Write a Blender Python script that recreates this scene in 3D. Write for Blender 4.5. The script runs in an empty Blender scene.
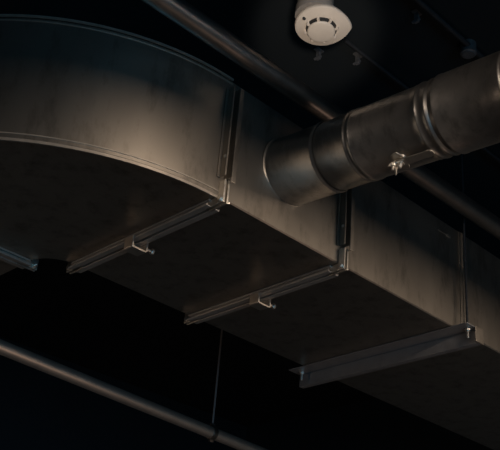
import bpy, bmesh, math, random
from mathutils import Vector, Matrix, Euler
C = bpy.context.scene.collection
PI = math.pi
K = 1.6                       # eye height of the camera above the floor
# ------------------------------------------------------------------ duct dimensions (metres)
YN, W, H = 1.981, 0.795, 0.458
YF = YN + W
ZB = K + 1.5
ZT = ZB + H
X1, X2, X3 = 1.664, 2.245, 3.005
RT = 0.116
RO = W + RT
# ------------------------------------------------------------------ materials
def nodes(name):
    m = bpy.data.materials.new(name); m.use_nodes = True
    nt = m.node_tree; b = nt.nodes['Principled BSDF']
    return m, nt, b
def metal(name, c1, c2, rough=(.35,.5), metallic=1.0, scale=(3,3,3), nscale=2.0, bump=.02, scratch=0.0):
    m, nt, b = nodes(name)
    tc = nt.nodes.new('ShaderNodeTexCoord'); mp = nt.nodes.new('ShaderNodeMapping')
    mp.inputs['Scale'].default_value = scale
    nt.links.new(tc.outputs['Object'], mp.inputs['Vector'])
    n = nt.nodes.new('ShaderNodeTexNoise'); n.inputs['Scale'].default_value = nscale
    n.inputs['Detail'].default_value = 6; n.inputs['Roughness'].default_value = .6
    nt.links.new(mp.outputs[0], n.inputs['Vector'])
    r = nt.nodes.new('ShaderNodeValToRGB')
    r.color_ramp.elements[0].position = .3; r.color_ramp.elements[1].position = .7
    r.color_ramp.elements[0].color = (*c1, 1); r.color_ramp.elements[1].color = (*c2, 1)
    nt.links.new(n.outputs['Fac'], r.inputs[0])
    col = r.outputs[0]
    if scratch:
        n2 = nt.nodes.new('ShaderNodeTexNoise'); n2.inputs['Scale'].default_value = 5.5
        n2.inputs['Detail'].default_value = 8; n2.inputs['Roughness'].default_value = .7
        mp2 = nt.nodes.new('ShaderNodeMapping'); mp2.inputs['Scale'].default_value = (2.6, 2.6, .8)
        nt.links.new(tc.outputs['Object'], mp2.inputs['Vector']); nt.links.new(mp2.outputs[0], n2.inputs['Vector'])
        r2 = nt.nodes.new('ShaderNodeValToRGB')
        r2.color_ramp.elements[0].position = .34; r2.color_ramp.elements[1].position = .5
        r2.color_ramp.elements[0].color = (1-scratch,)*3 + (1,); r2.color_ramp.elements[1].color = (1,1,1,1)
        nt.links.new(n2.outputs['Fac'], r2.inputs[0])
        mx = nt.nodes.new('ShaderNodeMix'); mx.data_type = 'RGBA'; mx.blend_type = 'MULTIPLY'
        mx.inputs[0].default_value = 1
        nt.links.new(col, mx.inputs[6]); nt.links.new(r2.outputs[0], mx.inputs[7]); col = mx.outputs[2]
    nt.links.new(col, b.inputs['Base Color'])
    mr = nt.nodes.new('ShaderNodeMapRange')
    mr.inputs['To Min'].default_value = rough[0]; mr.inputs['To Max'].default_value = rough[1]
    nt.links.new(n.outputs['Fac'], mr.inputs['Value']); nt.links.new(mr.outputs[0], b.inputs['Roughness'])
    b.inputs['Metallic'].default_value = metallic
    if bump:
        bp = nt.nodes.new('ShaderNodeBump'); bp.inputs['Strength'].default_value = bump
        bp.inputs['Distance'].default_value = .02
        nt.links.new(n.outputs['Fac'], bp.inputs['Height']); nt.links.new(bp.outputs[0], b.inputs['Normal'])
    return m
M = {}
M['galv']   = metal('galvanised_steel', (.34,.305,.26), (.38,.34,.29), (.36,.44), .95, (3,3,.9), 2.2, .04, .34)
M['galv2']  = metal('galvanised_steel_bright', (.52,.47,.40), (.66,.60,.52), (.32,.45), .95, (6,6,6), 4, .08)
M['spiral'] = metal('painted_round_duct_steel', (.26,.245,.225), (.32,.30,.275), (.30,.42), .92, (4,4,4), 3, .10, .35)
M['seam'] = metal('folded_seam_steel', (.50,.44,.37), (.60,.53,.45), (.28,.38), .75, (6,6,6), 4, .05)
M['frame'] = metal('joint_frame_steel', (.42,.38,.33), (.50,.45,.40), (.35,.45), .6, (6,6,6), 4, .05)
M['bar']    = metal('trapeze_steel', (.26,.25,.245), (.32,.31,.30), (.40,.55), .6, (5,5,5), 4, .08)
M['pipe']   = metal('dark_steel_pipe', (.20,.18,.165), (.26,.235,.215), (.32,.40), .95, (4,4,4), 5, .06)
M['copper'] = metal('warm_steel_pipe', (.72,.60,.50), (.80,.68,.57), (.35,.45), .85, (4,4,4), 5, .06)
M['zinc']   = metal('zinc_fasteners', (.75,.70,.62), (.90,.85,.76), (.28,.4), .95, (9,9,9), 6, .05)
M['rod']    = metal('blackened_rod', (.015,.016,.018), (.03,.031,.033), (.6,.7), .2, (9,9,9), 6, .0)
M['hook']   = metal('dull_bracket_steel', (.10,.10,.11), (.15,.15,.15), (.5,.6), .4, (9,9,9), 6, .0)
M['plastic']= metal('ivory_plastic', (.62,.53,.44), (.68,.59,.49), (.45,.5), 0, (5,5,5), 3, .01)
M['base_pl']= metal('aged_plastic', (.20,.18,.16), (.26,.23,.20), (.5,.6), 0, (5,5,5), 3, .01)
M['black']  = metal('black_vent_plastic', (.01,.01,.01), (.02,.02,.02), (.5,.6), 0, (5,5,5), 3, 0)
M['ceil']   = metal('black_painted_ceiling', (.003,.006,.008), (.006,.010,.012), (.85,.95), 0, (1,1,1), 2, .05)
M['wall']   = metal('black_painted_wall', (.010,.020,.028), (.015,.027,.036), (.85,.95), 0, (1,1,1), 2, .05)
M['floor']  = metal('dark_concrete_floor', (.004,.004,.005), (.007,.007,.008), (.6,.8), 0, (1,1,1), 2, .05)
# ------------------------------------------------------------------ mesh helpers
def box(bm, x0, x1, y0, y1, z0, z1):
    v = [bm.verts.new((x, y, z)) for x in (x0, x1) for y in (y0, y1) for z in (z0, z1)]
    for f in ((0,1,3,2),(4,6,7,5),(0,4,5,1),(2,3,7,6),(0,2,6,4),(1,5,7,3)):
        bm.faces.new([v[i] for i in f])
def frame_of(d):
    d = Vector(d).normalized()
    a = d.cross(Vector((0,0,1)))
    if a.length < 1e-3: a = d.cross(Vector((1,0,0)))
    a.normalize(); b = a.cross(d).normalized()
    return d, a, b
def lathe(bm, p, d, prof, n=32, caps=(True, True)):
    """rings of (distance along d, radius)"""
    p = Vector(p); d, a, b = frame_of(d)
    rings = []
    for s, r in prof:
        if r < 1e-6: rings.append([bm.verts.new(p + d*s)])
        else: rings.append([bm.verts.new(p + d*s + (a*math.cos(2*PI*i/n) + b*math.sin(2*PI*i/n))*r) for i in range(n)])
    for q, w in zip(rings, rings[1:]):
        if len(q) == 1 and len(w) == 1: continue
        for i in range(n):
            j = (i+1) % n
            if len(q) == 1: bm.faces.new([q[0], w[j], w[i]])
            elif len(w) == 1: bm.faces.new([q[i], q[j], w[0]])
            else: bm.faces.new([q[i], q[j], w[j], w[i]])
    if caps[0] and len(rings[0]) > 1: bm.faces.new(rings[0][::-1])
    if caps[1] and len(rings[-1]) > 1: bm.faces.new(rings[-1])
def tube(bm, p, q, r, n=20):
    p = Vector(p); q = Vector(q); lathe(bm, p, q-p, [(0, r), ((q-p).length, r)], n)
def sweep(bm, loops, closed_loop=True, cap=True):
    L = [[bm.verts.new(v) for v in l] for l in loops]
    n = len(L[0])
    for a, b in zip(L, L[1:]):
        for i in range(n if closed_loop else n-1):
            j = (i+1) % n; bm.faces.new([a[i], a[j], b[j], b[i]])
    if cap: bm.faces.new(L[0][::-1]); bm.faces.new(L[-1])
def hexa(bm, p, d, r, h):
    lathe(bm, p, d, [(0, r*.95), (h*.1, r), (h*.9, r), (h, r*.92)], 6)
def obj(name, bm, m, parent=None, smooth=False, bevel=0, org=None):
    bmesh.ops.recalc_face_normals(bm, faces=bm.faces)
    me = bpy.data.meshes.new(name)
    if parent is not None: base = parent.location.copy()
    else: base = Vector(org) if org else Vector((0,0,0))
    bm.transform(Matrix.Translation(-base))
    bm.to_mesh(me); bm.free()
    me.materials.append(m)
    o = bpy.data.objects.new(name, me); C.objects.link(o)
    if parent is not None: o.parent = parent
    elif org: o.location = base
    if smooth:
        for p in me.polygons: p.use_smooth = True
        me.set_sharp_from_angle(angle=math.radians(38))
    if bevel:
        md = o.modifiers.new('bevel', 'BEVEL'); md.width = bevel; md.segments = 2; md.limit_method = 'ANGLE'
    return o
def sub(name, bm, m, root, part, **k):
    """sub-part: geometry given in world coordinates, parent chain root > part"""
    o = obj(name, bm, m, root, **k); o.parent = part; return o
def thing(name, label, cat, loc, group=None):
    o = bpy.data.objects.new(name, None); C.objects.link(o); o.location = loc
    o.empty_display_size = .1
    o['label'] = label; o['category'] = cat
    if group: o['group'] = group
    return o
def tag(o, label, cat, group=None):
    o['label'] = label; o['category'] = cat
    if group: o['group'] = group
    return o
# ------------------------------------------------------------------ the room
RX0, RX1, RY0, RY1, RZ = -4.0, 6.2, -3.6, 6.6, K + 2.7
def struct(name, b, m):
    bm = bmesh.new(); box(bm, *b); o = obj(name, bm, m); o['kind'] = 'structure'; return o
struct('floor', (RX0, RX1, RY0, RY1, -.1, 0), M['floor'])
struct('ceiling', (RX0, RX1, RY0, RY1, RZ, RZ+.12), M['ceil'])
struct('wall_left', (RX0-.1, RX0, RY0, RY1, 0, RZ), M['wall'])
struct('wall_right', (RX1, RX1+.1, RY0, RY1, 0, RZ), M['wall'])
struct('wall_back', (RX0, RX1, RY1, RY1+.1, 0, RZ), M['wall'])
struct('wall_front', (RX0, RX1, RY0-.1, RY0, 0, RZ), M['wall'])
# ------------------------------------------------------------------ rectangular duct
def section_loop(c=.004, ins=0.0):
    """cross section in (u = across from near side, z) with small folded corners"""
    a0, a1, z0, z1 = ins, W-ins, ZB+ins, ZT-ins
    return [(a0, z0+c), (a0, z1-c), (a0+c, z1), (a1-c, z1), (a1, z1-c), (a1, z0+c), (a1-c, z0), (a0+c, z0)]
def shell(name, pts, root):
    """pts: function list giving position from (u, z); builds a hollow sheet-metal duct"""
    bm = bmesh.new()
    outer = [[f(u, z) for u, z in section_loop()] for f in pts]
    inner = [[f(u, z) for u, z in section_loop(.004, .003)] for f in pts]
    O = [[bm.verts.new(v) for v in l] for l in outer]; I = [[bm.verts.new(v) for v in l] for l in inner]
    n = 8
    for A, s in ((O, 1), (I, -1)):
        for a, b in zip(A, A[1:]):
            for i in range(n):
                j = (i+1) % n; q = [a[i], a[j], b[j], b[i]]
                bm.faces.new(q if s > 0 else q[::-1])
    for e in (0, -1):
        for i in range(n):
            j = (i+1) % n; bm.faces.new([O[e][i], O[e][j], I[e][j], I[e][i]])
    return obj(name, bm, M['galv'], root, smooth=True)
def straight(x):  return lambda u, z: Vector((x, YN+u, z))
def bend(t):
    cx, cy = X1, YN + RO
    return lambda u, z: Vector((cx - (RO-u)*math.sin(t), cy - (RO-u)*math.cos(t), z))
def away(y):      # duct running off behind the elbow; u=0 is the outer (left) side
    return lambda u, z: Vector((X1-RO+u, y, z))

def flange(root, place, side):
    """raised joint frame round the duct end. place(s,u,z): s = along the duct from the joint
    plane (positive into this piece), u across, z up."""
    fx = .037
    def B(bm, s0, s1, u0, u1, z0, z1):
        v = [bm.verts.new(place(s, u, z)) for s in (s0, s1) for u in (u0, u1) for z in (z0, z1)]
        for f in ((0,1,3,2),(4,6,7,5),(0,4,5,1),(2,3,7,6),(0,2,6,4),(1,5,7,3)):
            bm.faces.new([v[i] for i in f])
    c = .066
    parts = []
    for w in ('near', 'under', 'far', 'top'):
        bm = bmesh.new()
        if w == 'near':
            if side > 0:
                B(bm, .004, .008, -fx, -.001, ZB+c, ZT-.045); B(bm, .004, .022, -fx-.004, -fx, ZB+c-.02, ZT-.045)
            else:
                B(bm, .012, .016, -fx+.004, -.001, ZB+c, ZT-.045); B(bm, .016, .0185, -fx+.004, -fx+.008, ZB+c, ZT-.045)
            B(bm, .016, .026, -.006, -.001, ZB+c, ZT-.045)
        if w == 'far':
            B(bm, .005, .010, W+.001, W+fx, ZB+c, ZT-.045); B(bm, .005, .018, W+fx, W+fx+.004, ZB+c, ZT-.045)
        if w == 'under':
            B(bm, .005, .010, .03, W-.01, ZB-.024, ZB-.001); B(bm, .005, .026, .03, W-.01, ZB-.028, ZB-.024)
            B(bm, .010, .020, .03, W-.01, ZB-.009, ZB-.001); B(bm, .024, .027, .03, W-.01, ZB-.028, ZB-.019)
        if w == 'top':
            B(bm, .005, .010, .03, W-.03, ZT+.001, ZT+fx); B(bm, .005, .018, .03, W-.03, ZT+fx, ZT+fx+.004)
        parts.append(obj('flange_bar', bm, M['frame'] if w == 'under' else M['galv'], root, bevel=.0012))
    for u, z, du, dz in ((0, ZB, 1, 1), (W, ZB, -1, 1)):
        bm = bmesh.new()
        ext = .028
        ua, ub = sorted((u-du*ext, u+du*.045)); za, zb = ZB-ext, ZB+.055
        # L shaped corner plate lying outside the duct corner
        ua1, ub1 = sorted((u-du*ext, u-du*.0015)); B(bm, .004, .011, ua1, ub1, za, zb)
        ua2, ub2 = sorted((u-du*.0015, u+du*.055)); B(bm, .004, .011, ua2, ub2, za, ZB-.0015)
        cp = obj('corner_bracket', bm, M['zinc'] if u == 0 else M['galv2'], root, bevel=.001)
        if side > 0:
            bm = bmesh.new()
            p = place(.011, u-du*.013, ZB-.013); d = place(.1, 0, 0) - place(0, 0, 0)
            hexa(bm, p, d, .0095, .008); lathe(bm, p, d, [(.008, .004), (.016, .004), (.017, .002)], 10)
            sub('bolt', bm, M['zinc'], root, cp)
        else:
            bm = bmesh.new()
            p = place(.011, u-du*.013, ZB-.013); d = place(.1, 0, 0) - place(0, 0, 0)
            hexa(bm, p, d, .0095, .007)
            sub('bolt', bm, M['zinc'], root, cp)
    # screw in the near raised bar
    bm = bmesh.new(); p = place(.010 if side > 0 else .016, -.022, ZB+.14); d = place(.1,0,0)-place(0,0,0)
    lathe(bm, p, d, [(0, .006), (.002, .006), (.004, .004), (.0045, 0)], 14)
    sub('screw', bm, M['zinc'], root, parts[0])

def lip(root, funcs, z0, z1, out=.004, name='seam_strip'):
    """folded lock seam along the near wall"""
    bm = bmesh.new(); loops = []
    for f in funcs:
        loops.append([f(-out, z0), f(-out, z1), f(.0005, z1), f(.0005, z0)])
    sweep(bm, loops); return obj(name, bm, M['seam'], root, smooth=True)

# --- elbow
el = thing('duct_elbow', 'big curved rectangular sheet-metal duct elbow at upper left', 'duct', (X1-RO/2, YN+RO/2, ZB))
ts = [PI/2*i/48 for i in range(49)]
shell('duct_shell', [bend(t) for t in ts], el)
lip(el, [bend(t) for t in ts], ZB-.010, ZB-.0005, .005, 'bottom_seam')
lip(el, [bend(t) for t in ts], ZB+.016, ZB+.020, .0025, 'folded_edge')
lip(el, [bend(t) for t in ts], ZT+.0005, ZT+.008, .005, 'top_seam')
lip(el, [bend(t) for t in ts], ZT-.014, ZT-.011, .0025, 'folded_edge')
flange(el, lambda s, u, z: Vector((X1-s, YN+u, z)), -1)
flange(el, lambda s, u, z: Vector((X1-RO+u, YN+RO-s, z)), 1)

# --- straight pieces
def seg(label, xa, xb, fa, fb):
    r = thing('duct_section', label, 'duct', ((xa+xb)/2, YN+W/2, ZB), 'rectangular duct sections')
    shell('duct_shell', [straight(xa), straight(xb)], r)
    if fa: flange(r, lambda s, u, z: Vector((xa+s, YN+u, z)), 1)
    if fb: flange(r, lambda s, u, z: Vector((xb-s, YN+u, z)), -1)
    return r
sA = seg('short rectangular duct section that the round branch pipe comes out of', X1+.0005, X2, True, True)
sB = seg('rectangular duct section between the branch-pipe section and the dark support bar', X2+.0005, X3, True, False)
sC = seg('rectangular duct section running out of frame beyond the dark support bar', X3+.0005, RX1, False, False)
sD = thing('duct_section', 'end of a duct section behind the flange at the left frame edge', 'duct', (X1-RO+W/2, (YN+RO+RY1)/2, ZB), 'rectangular duct sections')
shell('duct_shell', [away(YN+RO+.0005), away(RY1)], sD)
flange(sD, lambda s, u, z: Vector((X1-RO+u, YN+RO+s, z)), 1)
# flat slip seam where the last section begins
bm = bmesh.new()
box(bm, X3-.020, X3-.004, YN-.004, YN-.0005, ZB+.004, ZT-.004)
box(bm, X3-.004, X3-.0005, YN-.009, YN-.0005, ZB+.004, ZT-.004)
obj('slip_seam', bm, M['galv'], sB, bevel=.001)
bm = bmesh.new(); box(bm, X3+.003, X3+.020, YN-.004, YN-.0005, ZB+.004, ZT-.004)
obj('slip_seam', bm, M['galv'], sC, bevel=.001)
# small raised rivet plate near the top of section B
bm = bmesh.new(); box(bm, 2.90, 2.925, YN-.004, YN-.0005, ZT-.062, ZT-.052); box(bm, 2.84, 2.90, YN-.0025, YN-.0005, ZT-.060, ZT-.057)
obj('tab', bm, M['galv2'], sB, bevel=.0008)

# --- G clamps holding the joints together underneath
def clamp(label, x, y):
    r = thing('flange_clamp', label, 'clamp', (x, y, ZB-.04), 'clamps gripping the duct flanges from below')
    bm = bmesh.new()
    w = .024
    # C shaped jaw profile in x-z, extruded along y
    zt, zb = ZB-.018, ZB-.062
    prof = [(-.033, zt), (-.033, zb+.004), (-.029, zb), (.026, zb), (.034, zb+.006), (.034, zt), (.027, zt), (.027, zb+.010), (.023, zb+.007), (-.023, zb+.007), (-.027, zb+.011), (-.027, zt)]
    n = len(prof)
    A = [bm.verts.new((x+a, y-w, b)) for a, b in prof]; B_ = [bm.verts.new((x+a, y+w, b)) for a, b in prof]
    for i in range(n):
        j = (i+1) % n; bm.faces.new([A[i], A[j], B_[j], B_[i]])
    bm.faces.new(A[::-1]); bm.faces.new(B_)
    obj('jaw', bm, M['galv2'], r, bevel=.001)
    bm = bmesh.new()
    p = Vector((x+.034, y-.004, ZB-.036))
    lathe(bm, p, (1,0,0), [(0, .0045), (.030, .0045)], 12)
    hexa(bm, p + Vector((.028,0,0)), (1,0,0), .011, .010)
    obj('screw', bm, M['zinc'], r)
    return r
c1 = clamp('small clamp under the joint between elbow and branch section', X1+.001, 2.40)
c2 = clamp('small clamp under the joint left of the dark support bar', X2+.001, 2.375)

# ------------------------------------------------------------------ trapeze bar and rods
tr = thing('support_bar', 'dark steel angle bar carrying the duct crosswise from below', 'support bar', (2.955, (YN+YF)/2, ZB-.05))
bm = bmesh.new()
xa, xb = 2.915, 2.997; ya, yb = YN-.075, YF+.085
box(bm, xa, xb, ya, yb, ZB-.0055, ZB-.0015)
box(bm, xb-.005, xb, ya, yb, ZB-.062, ZB-.0055)
box(bm, xb, xb+.022, ya, yb, ZB-.062, ZB-.058)
obj('angle_bar', bm, M['bar'], tr, bevel=.001)
bm = bmesh.new(); box(bm, xb-.03, xb+.024, ya-.004, ya, ZB-.064, ZB+.001)
obj('end_plate', bm, M['galv'], tr, bevel=.001)
for y in (YN-.045, YF+.045):
    bm = bmesh.new(); hexa(bm, (2.963, y, ZB-.016), (0,0,1), .012, .010)
    lathe(bm, (2.963, y, ZB-.046), (0,0,1), [(0, .0045), (.002,.0055), (.032, .0055)], 14)
    obj('nut', bm, M['zinc'], tr)
def hrod(label, x, y, z0, z1=RZ, r=.005, lat=0):
    bm = bmesh.new(); k = int((z1-z0)/.012)
    prof = []
    for i in range(k+1):
        s = (z1-z0)*i/k
        prof.append((s, r if i % 2 else r*.88))
    lathe(bm, (x, y, z0), (0,0,1), prof, 10)
    return tag(obj('hanger_rod', bm, M['rod'], org=(x, y, z0)), label, 'hanger rod', 'threaded rods of the support bar')
hrod('dark threaded rod rising from the near end of the support bar', 2.963, YN-.045, ZB-.0014)
hrod('dark threaded rod rising from the far end of the support bar', 2.963, YF+.045, ZB-.0014)

# ------------------------------------------------------------------ round branch pipe
BP = Vector((1.9607, YN, K+1.7403)); BD = Vector((.01816, -1, -.0691)).normalized(); BR = .1195
br = thing('round_branch_duct', 'round dark metal branch pipe coming out of the rectangular duct', 'pipe', BP)
BL = (YN-RY0)/(-BD.y)
def bead(s, r, h=.004, w=.006): return [(s-w, r), (s-w*.5, r+h*.75), (s, r+h), (s+w*.5, r+h*.75), (s+w, r)]
def piece(name, prof, mat=M['spiral'], caps=(False, False)):
    bm = bmesh.new(); lathe(bm, BP, BD, prof, 72, caps); return obj(name, bm, mat, br, smooth=True)
piece('collar', [(.001, BR+.004), (.004, BR+.003), (.02, BR+.001)] + bead(.200, BR+.001, .003, .006) + [(.213, BR+.001)])
piece('pipe_length', [(.212, BR-.001)] + bead(.336, BR-.001, .003) + bead(.357, BR-.001, .003) + [(.60, BR-.001)])
piece('coupling', [(.588, BR)] + bead(.612, BR, .003, .006) + bead(.645, BR, .003, .006) + [(.655, BR-.003), (.670, BR), (.676, BR+.001)])
piece('pipe_length', [(.672, BR+.004), (.673, BR+.0065), (.676, BR+.0065), (.679, BR+.005), (.888, BR+.005), (.891, BR+.0065), (.896, BR+.0065), (.900, BR+.004)])
piece('pipe_length', [(.895, BR-.001), (BL, BR-.001)])
bm = bmesh.new()
lathe(bm, BP, BD, [(-.0006, BR+.001), (-.0006, BR+.010), (.0018, BR+.010), (.004, BR+.006), (.004, BR+.001)], 72, (False, False))
obj('mounting_ring', bm, M['galv'], br, smooth=True)
# damper control under the pipe
_, ax_, up_ = frame_of(BD)
nrm = (Vector((-.24, 0, -1)) - BD*Vector((-.24, 0, -1)).dot(BD)).normalized()
sd = BD.cross(nrm).normalized()
base = BP + BD*.510 + nrm*(BR-.0015)
bm = bmesh.new()
# quarter-round slotted quadrant plate standing on a foot
n = 20; A = []; B_ = []
for i in range(n+1):
    t = -1.75 + 3.5*i/n
    A.append(base + nrm*.010 + (-BD*math.cos(t) + sd*math.sin(t))*.036)
ctr = base + nrm*.010 + BD*.014
ring = [ctr + sd*-.020] ; ring = A + [ctr + sd*.016, ctr - sd*.016]
b0 = [bm.verts.new(v) for v in ring]; b1 = [bm.verts.new(v + nrm*.004) for v in ring]
for i in range(len(ring)):
    j = (i+1) % len(ring); bm.faces.new([b0[i], b0[j], b1[j], b1[i]])
bm.faces.new(b0[::-1]); bm.faces.new(b1)
lathe(bm, base, nrm, [(0, .015), (.011, .013)], 20)
q = obj('quadrant_plate', bm, M['galv2'], br, smooth=True)
bm = bmesh.new()
lathe(bm, base + nrm*.012, nrm, [(0, .0065), (.030, .0065), (.032, .004)], 16)
hexa(bm, base + nrm*.018, nrm, .013, .009)
obj('spindle', bm, M['zinc'], br)
bm = bmesh.new()      # wing nut on the locking stud
p = base + nrm*.014 - BD*.022 - sd*.004
lathe(bm, p, nrm, [(0, .004), (.034, .004)], 12)
lathe(bm, p + nrm*.008, nrm, [(0, .010), (.010, .008), (.012, .005)], 16)
for s in (-1, 1):
    w = sd*s
    loops = []
    for k_, (o_, h_, hh) in enumerate(((.005, .012, .005), (.012, .018, .006), (.018, .027, .006), (.021, .034, .003))):
        c_ = p + w*o_ + nrm*h_
        loops.append([c_ + BD*.0022 + nrm*hh, c_ - BD*.0022 + nrm*hh, c_ - BD*.0022 - nrm*hh, c_ + BD*.0022 - nrm*hh])
    sweep(bm, loops)
obj('wing_nut', bm, M['zinc'], br, smooth=True)
bm = bmesh.new()      # handle
prof = []
h0 = base + nrm*.021
dirh = (BD*1.0 + sd*0 + nrm*.0).normalized(); sh = dirh.cross(nrm).normalized()
loops = []
for s, wd in ((-.016, .008), (-.012, .013), (0, .015), (.02, .014), (.06, .013), (.085, .012), (.102, .014), (.114, .011), (.120, .005)):
    c_ = h0 + dirh*s
    loops.append([c_ + sh*wd - nrm*.0015, c_ - sh*wd - nrm*.0015, c_ - sh*wd + nrm*.0035, c_ + sh*wd + nrm*.0035])
sweep(bm, loops)
obj('handle', bm, M['galv2'], br, bevel=.001)

# ------------------------------------------------------------------ long pipes
def longpipe(name, label, p, q, r, m, joints=()):
    t = thing(name, label, 'pipe', p)
    bm = bmesh.new(); tube(bm, p, q, r, 32)
    obj('pipe_body', bm, m, t, smooth=True)
    d = (Vector(q)-Vector(p)); L = d.length; d.normalize()
    for s in joints:
        bm = bmesh.new(); lathe(bm, Vector(p)+d*s, d, [(0, r), (.002, r+.003), (.05, r+.003), (.052, r)], 32, (False, False))
        obj('coupling', bm, m, t, smooth=True)
    return t
longpipe('steel_pipe', 'thick dark pipe running above the duct and behind the branch pipe', (RX0, 1.950, K+2.005), (RX1, 1.853, K+2.005), .038, M['pipe'], (1.6,))
zl = K+1.360
def lowy(x): return 3.43 + (x-1.793)*(.128/1.31)
longpipe('thin_pipe', 'thin warm-lit pipe crossing the dark lower left corner', (RX0, lowy(RX0), zl), (RX1, lowy(RX1), zl), .0300, M['copper'], (1.0,))
# hanger with clamp ring on the thin pipe
cx = 3.10
hg = thing('pipe_hanger', 'small clamp and thin rod holding the low thin pipe', 'pipe hanger', (cx, lowy(cx), zl+.03))
bm = bmesh.new(); lathe(bm, (cx-.013, lowy(cx-.013), zl), (1, .0977, 0), [(0, .0305), (0, .036), (.026, .036), (.026, .0305)], 28, (False, False))
box(bm, cx-.012, cx+.012, lowy(cx)-.006, lowy(cx)+.006, zl-.048, zl-.034)
box(bm, cx-.012, cx+.012, lowy(cx)-.008, lowy(cx)+.008, zl+.034, zl+.048)
obj('clamp_ring', bm, M['pipe'], hg, smooth=True)
bm = bmesh.new(); tube(bm, (cx, lowy(cx), zl+.044), (cx, lowy(cx), RZ), .0055, 12)
obj('rod', bm, M['bar'], hg, smooth=True)
# ceiling rods for the thick pipe, out of view behind the elbow side
# ------------------------------------------------------------------ smoke detector
DP = Vector((1.781, 1.693, K+2.118))
dt = thing('smoke_detector', 'ivory round smoke detector hanging above the branch pipe', 'smoke detector', DP)
tilt = Euler((math.radians(-4), math.radians(3), 0)).to_matrix()
dn = tilt @ Vector((0,0,-1)); du = tilt @ Vector((1,0,0)); dv = dn.cross(du).normalized()
R_ = .080
DS = 1.05
def disc(bm, rows, n=64, lug=0):
    """rows of (height along dn, radius, lug amount)"""
    rings = []
    for h, r, lg in rows:
        h *= DS; r *= DS
        ring = []
        for i in range(n):
            t = 2*PI*i/n
            a = (t - LUG + PI) % (2*PI) - PI
            rr = r*(1 + lg*max(0, 1-abs(a)/.85)**1.4)
            ring.append(bm.verts.new(DP + dn*h + (du*math.cos(t) + dv*math.sin(t))*rr))
        rings.append(ring)
    for q, w in zip(rings, rings[1:]):
        for i in range(n):
            j = (i+1) % n; bm.faces.new([q[i], q[j], w[j], w[i]])
    bm.faces.new(rings[0][::-1]); bm.faces.new(rings[-1])
LUG = 0.80
bm = bmesh.new()
disc(bm, [(-.030, .070, 0), (-.012, .082, .10), (-.004, .085, .15), (.0, .085, .15), (.004, .083, .14), (.010, .062, .05), (.012, .052, 0)])
body = obj('cover', bm, M['plastic'], dt, smooth=True)
bm = bmesh.new()
disc(bm, [(.011, .050, 0), (.022, .047, 0)])
vr = obj('vent_ring', bm, M['black'], dt, smooth=True)
for k_ in range(8):      # ribs bridging the vent slot
    bm = bmesh.new()
    t = 2*PI*k_/8 + .25
    c_ = DP + (du*math.cos(t) + dv*math.sin(t))*.050*DS; e = (du*math.cos(t) + dv*math.sin(t)); g = dn.cross(e)
    loops = [[c_ + e*o_ + g*.004 + dn*.009*DS, c_ + e*o_ - g*.004 + dn*.009*DS, c_ + e*o_ - g*.004 + dn*.024*DS, c_ + e*o_ + g*.004 + dn*.024*DS] for o_ in (-.008, .005)]
    sweep(bm, loops)
    obj('vent_rib', bm, M['plastic'], dt)
bm = bmesh.new()
disc(bm, [(.020, .043, 0), (.026, .0445, 0), (.030, .042, 0), (.032, .036, 0)])
obj('sensor_cap', bm, M['plastic'], dt, smooth=True)
bm = bmesh.new()
t = PI + .2
lp = DP + (du*math.cos(t) + dv*math.sin(t))*.068*DS + dn*.006*DS
lathe(bm, lp, dn, [(0, .006), (.005, .006), (.007, .003)], 12)
obj('indicator_lens', bm, M['black'], dt)
bm = bmesh.new()
up = -dn
lathe(bm, DP + up*.020 + du*-.035, (0,0,1), [(0, .066), (.03, .066), (.04, .062), (.16, .062), (RZ-K-2.125-.02, .062)], 40)
obj('mounting_base', bm, M['base_pl'], dt, smooth=True)

# ------------------------------------------------------------------ small things on the dark ceiling
def conduit(label, p, q, r=.009):
    bm = bmesh.new(); tube(bm, p, q, r, 12); return tag(obj('cable_conduit', bm, M['rod'], org=p), label, 'conduit', 'thin conduits on the dark ceiling')
zc = RZ-.03
conduit('faint thin conduit on the ceiling right of the smoke detector', (2.38, 2.117, zc), (6.1, 2.13, zc))
conduit('faint thin conduit on the ceiling at the top right', (2.30, 1.735, zc), (6.1, 1.755, zc), .012)
def bracket(label, x, y, s=1.0, strap=True):
    r = thing('ceiling_bracket', label, 'bracket', (x, y, RZ), 'small brackets on the dark ceiling')
    bm = bmesh.new(); box(bm, x-.022*s, x+.022*s, y-.012*s, y+.012*s, RZ-.006, RZ-.0005)
    box(bm, x-.006*s, x+.006*s, y-.010*s, y+.010*s, RZ-.055*s, RZ-.006)
    obj('plate', bm, M['hook'], r, bevel=.001)
    bm = bmesh.new(); tube(bm, (x-.002, y-.016*s, RZ-.045*s), (x-.002, y+.020*s, RZ-.045*s), .007*s, 10)
    obj('bolt', bm, M['hook'], r)
bracket('faint small bracket on the ceiling just below the smoke detector', 2.38, 2.27)
bracket('faint small bracket at the start of the thin ceiling conduit', 2.515, 2.16)
bracket('faint small bracket on the ceiling near the top right edge', 2.46, 1.80)
jb = thing('junction_box', 'faint round junction box on the ceiling above the branch pipe', 'junction box', (2.76, 1.752, zc))
bm = bmesh.new(); lathe(bm, (2.76, 1.752, RZ-.058), (0,0,1), [(0, .030), (.003, .034), (.057, .034)], 24); obj('box_body', bm, M['hook'], jb, smooth=True)
bm = bmesh.new(); lathe(bm, (2.76, 1.752, RZ-.062), (0,0,1), [(0, .026), (.004, .028)], 24); obj('cover_plate', bm, M['hook'], jb, smooth=True)

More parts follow.
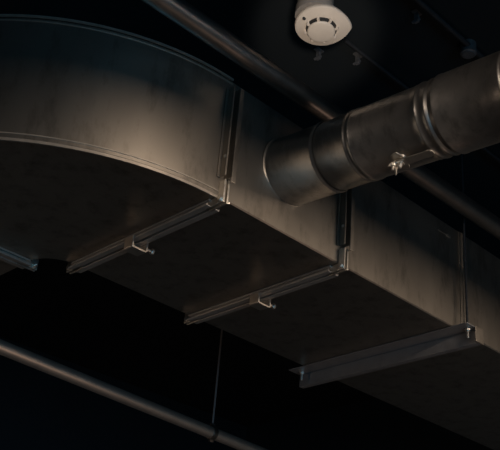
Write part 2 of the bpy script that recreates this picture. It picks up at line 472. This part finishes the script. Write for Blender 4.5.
# ------------------------------------------------------------------ camera
cam = bpy.data.cameras.new('camera'); co = bpy.data.objects.new('camera', cam); C.objects.link(co)
pi_, ya_, ro_ = 0.497861956, 0.740453217, 0.0876123205
fw = Vector((math.sin(ya_)*math.cos(pi_), math.cos(ya_)*math.cos(pi_), math.sin(pi_)))
rt = Vector((math.cos(ya_), -math.sin(ya_), 0)); upv = rt.cross(fw)
c_, s_ = math.cos(ro_), math.sin(ro_)
rx = rt*c_ + upv*s_; uy = -rt*s_ + upv*c_
m = Matrix((rx, uy, -fw)).transposed().to_4x4(); m.translation = Vector((0, 0, K))
co.matrix_world = m
cam.sensor_width = 36; cam.lens = 68.074; cam.clip_start = .05
cam.shift_x = -.004; cam.shift_y = .004
bpy.context.scene.camera = co

# ------------------------------------------------------------------ light
w = bpy.data.worlds.new('world'); bpy.context.scene.world = w; w.use_nodes = True
w.node_tree.nodes['Background'].inputs[0].default_value = (.3, .55, .8, 1)
w.node_tree.nodes['Background'].inputs[1].default_value = .01
def area(name, loc, target, sx, sy, e, col):
    l = bpy.data.lights.new(name, 'AREA'); l.shape = 'RECTANGLE'; l.size = sx; l.size_y = sy
    l.energy = e; l.color = col
    o = bpy.data.objects.new(name, l); C.objects.link(o); o.location = loc
    o.rotation_euler = (Vector(target)-Vector(loc)).to_track_quat('-Z', 'Y').to_euler()
    return o
WARM = (1, .80, .63)
area('panel_lamp', (1.20, -0.5, K+1.81), (1.20, -0.5, 0), 1.1, .5, 360, WARM)
area('panel_lamp', (3.5, -0.5, K+1.77), (3.5, -0.5, 0), 1.6, .5, 260, WARM)
area('side_fill', (.1, 4.6, K+.95), (2.5, 2.5, K+1.46), .4, .3, 3.2, (1, .74, .56))  # added fill, out of view: lights the flange bars and far undersides
area('cool_fill', (0, RY0+.05, 1.4), (0, 3, 1.4), 5, 2, 60, (.18, .60, 1))  # added cool ambient fill for the dark metal; no window in this wall
area('low_pipe_fill', (3.4, 1.3, K-.2), (2.4, 3.5, K+1.35), .4, .4, 2.2, (1, .68, .52))  # added warm fill in mid-air, brightens the low thin pipe and undersides
def spot(name, loc, target, ang, e, col):
    l = bpy.data.lights.new(name, 'SPOT'); l.spot_size = math.radians(ang); l.spot_blend = .6; l.energy = e; l.color = col
    l.shadow_soft_size = .05
    o = bpy.data.objects.new(name, l); C.objects.link(o); o.location = loc
    o.rotation_euler = (Vector(target)-Vector(loc)).to_track_quat('-Z', 'Y').to_euler()
spot('fill_spot', (.3, .2, K+.4), tuple(DP), 10, 190, (1, .87, .76))
spot('fill_spot', (-2.2, -.4, K+2.0), (1.9, 1.22, K+1.68), 13, 130, (1, .82, .68))  # added beam from the left, no fixture: gives the branch pipe its highlight
vs = bpy.context.scene.view_settings
vs.view_transform = 'Standard'; vs.look = 'None'; vs.gamma = 1; vs.exposure = 0; vs.use_curve_mapping = False
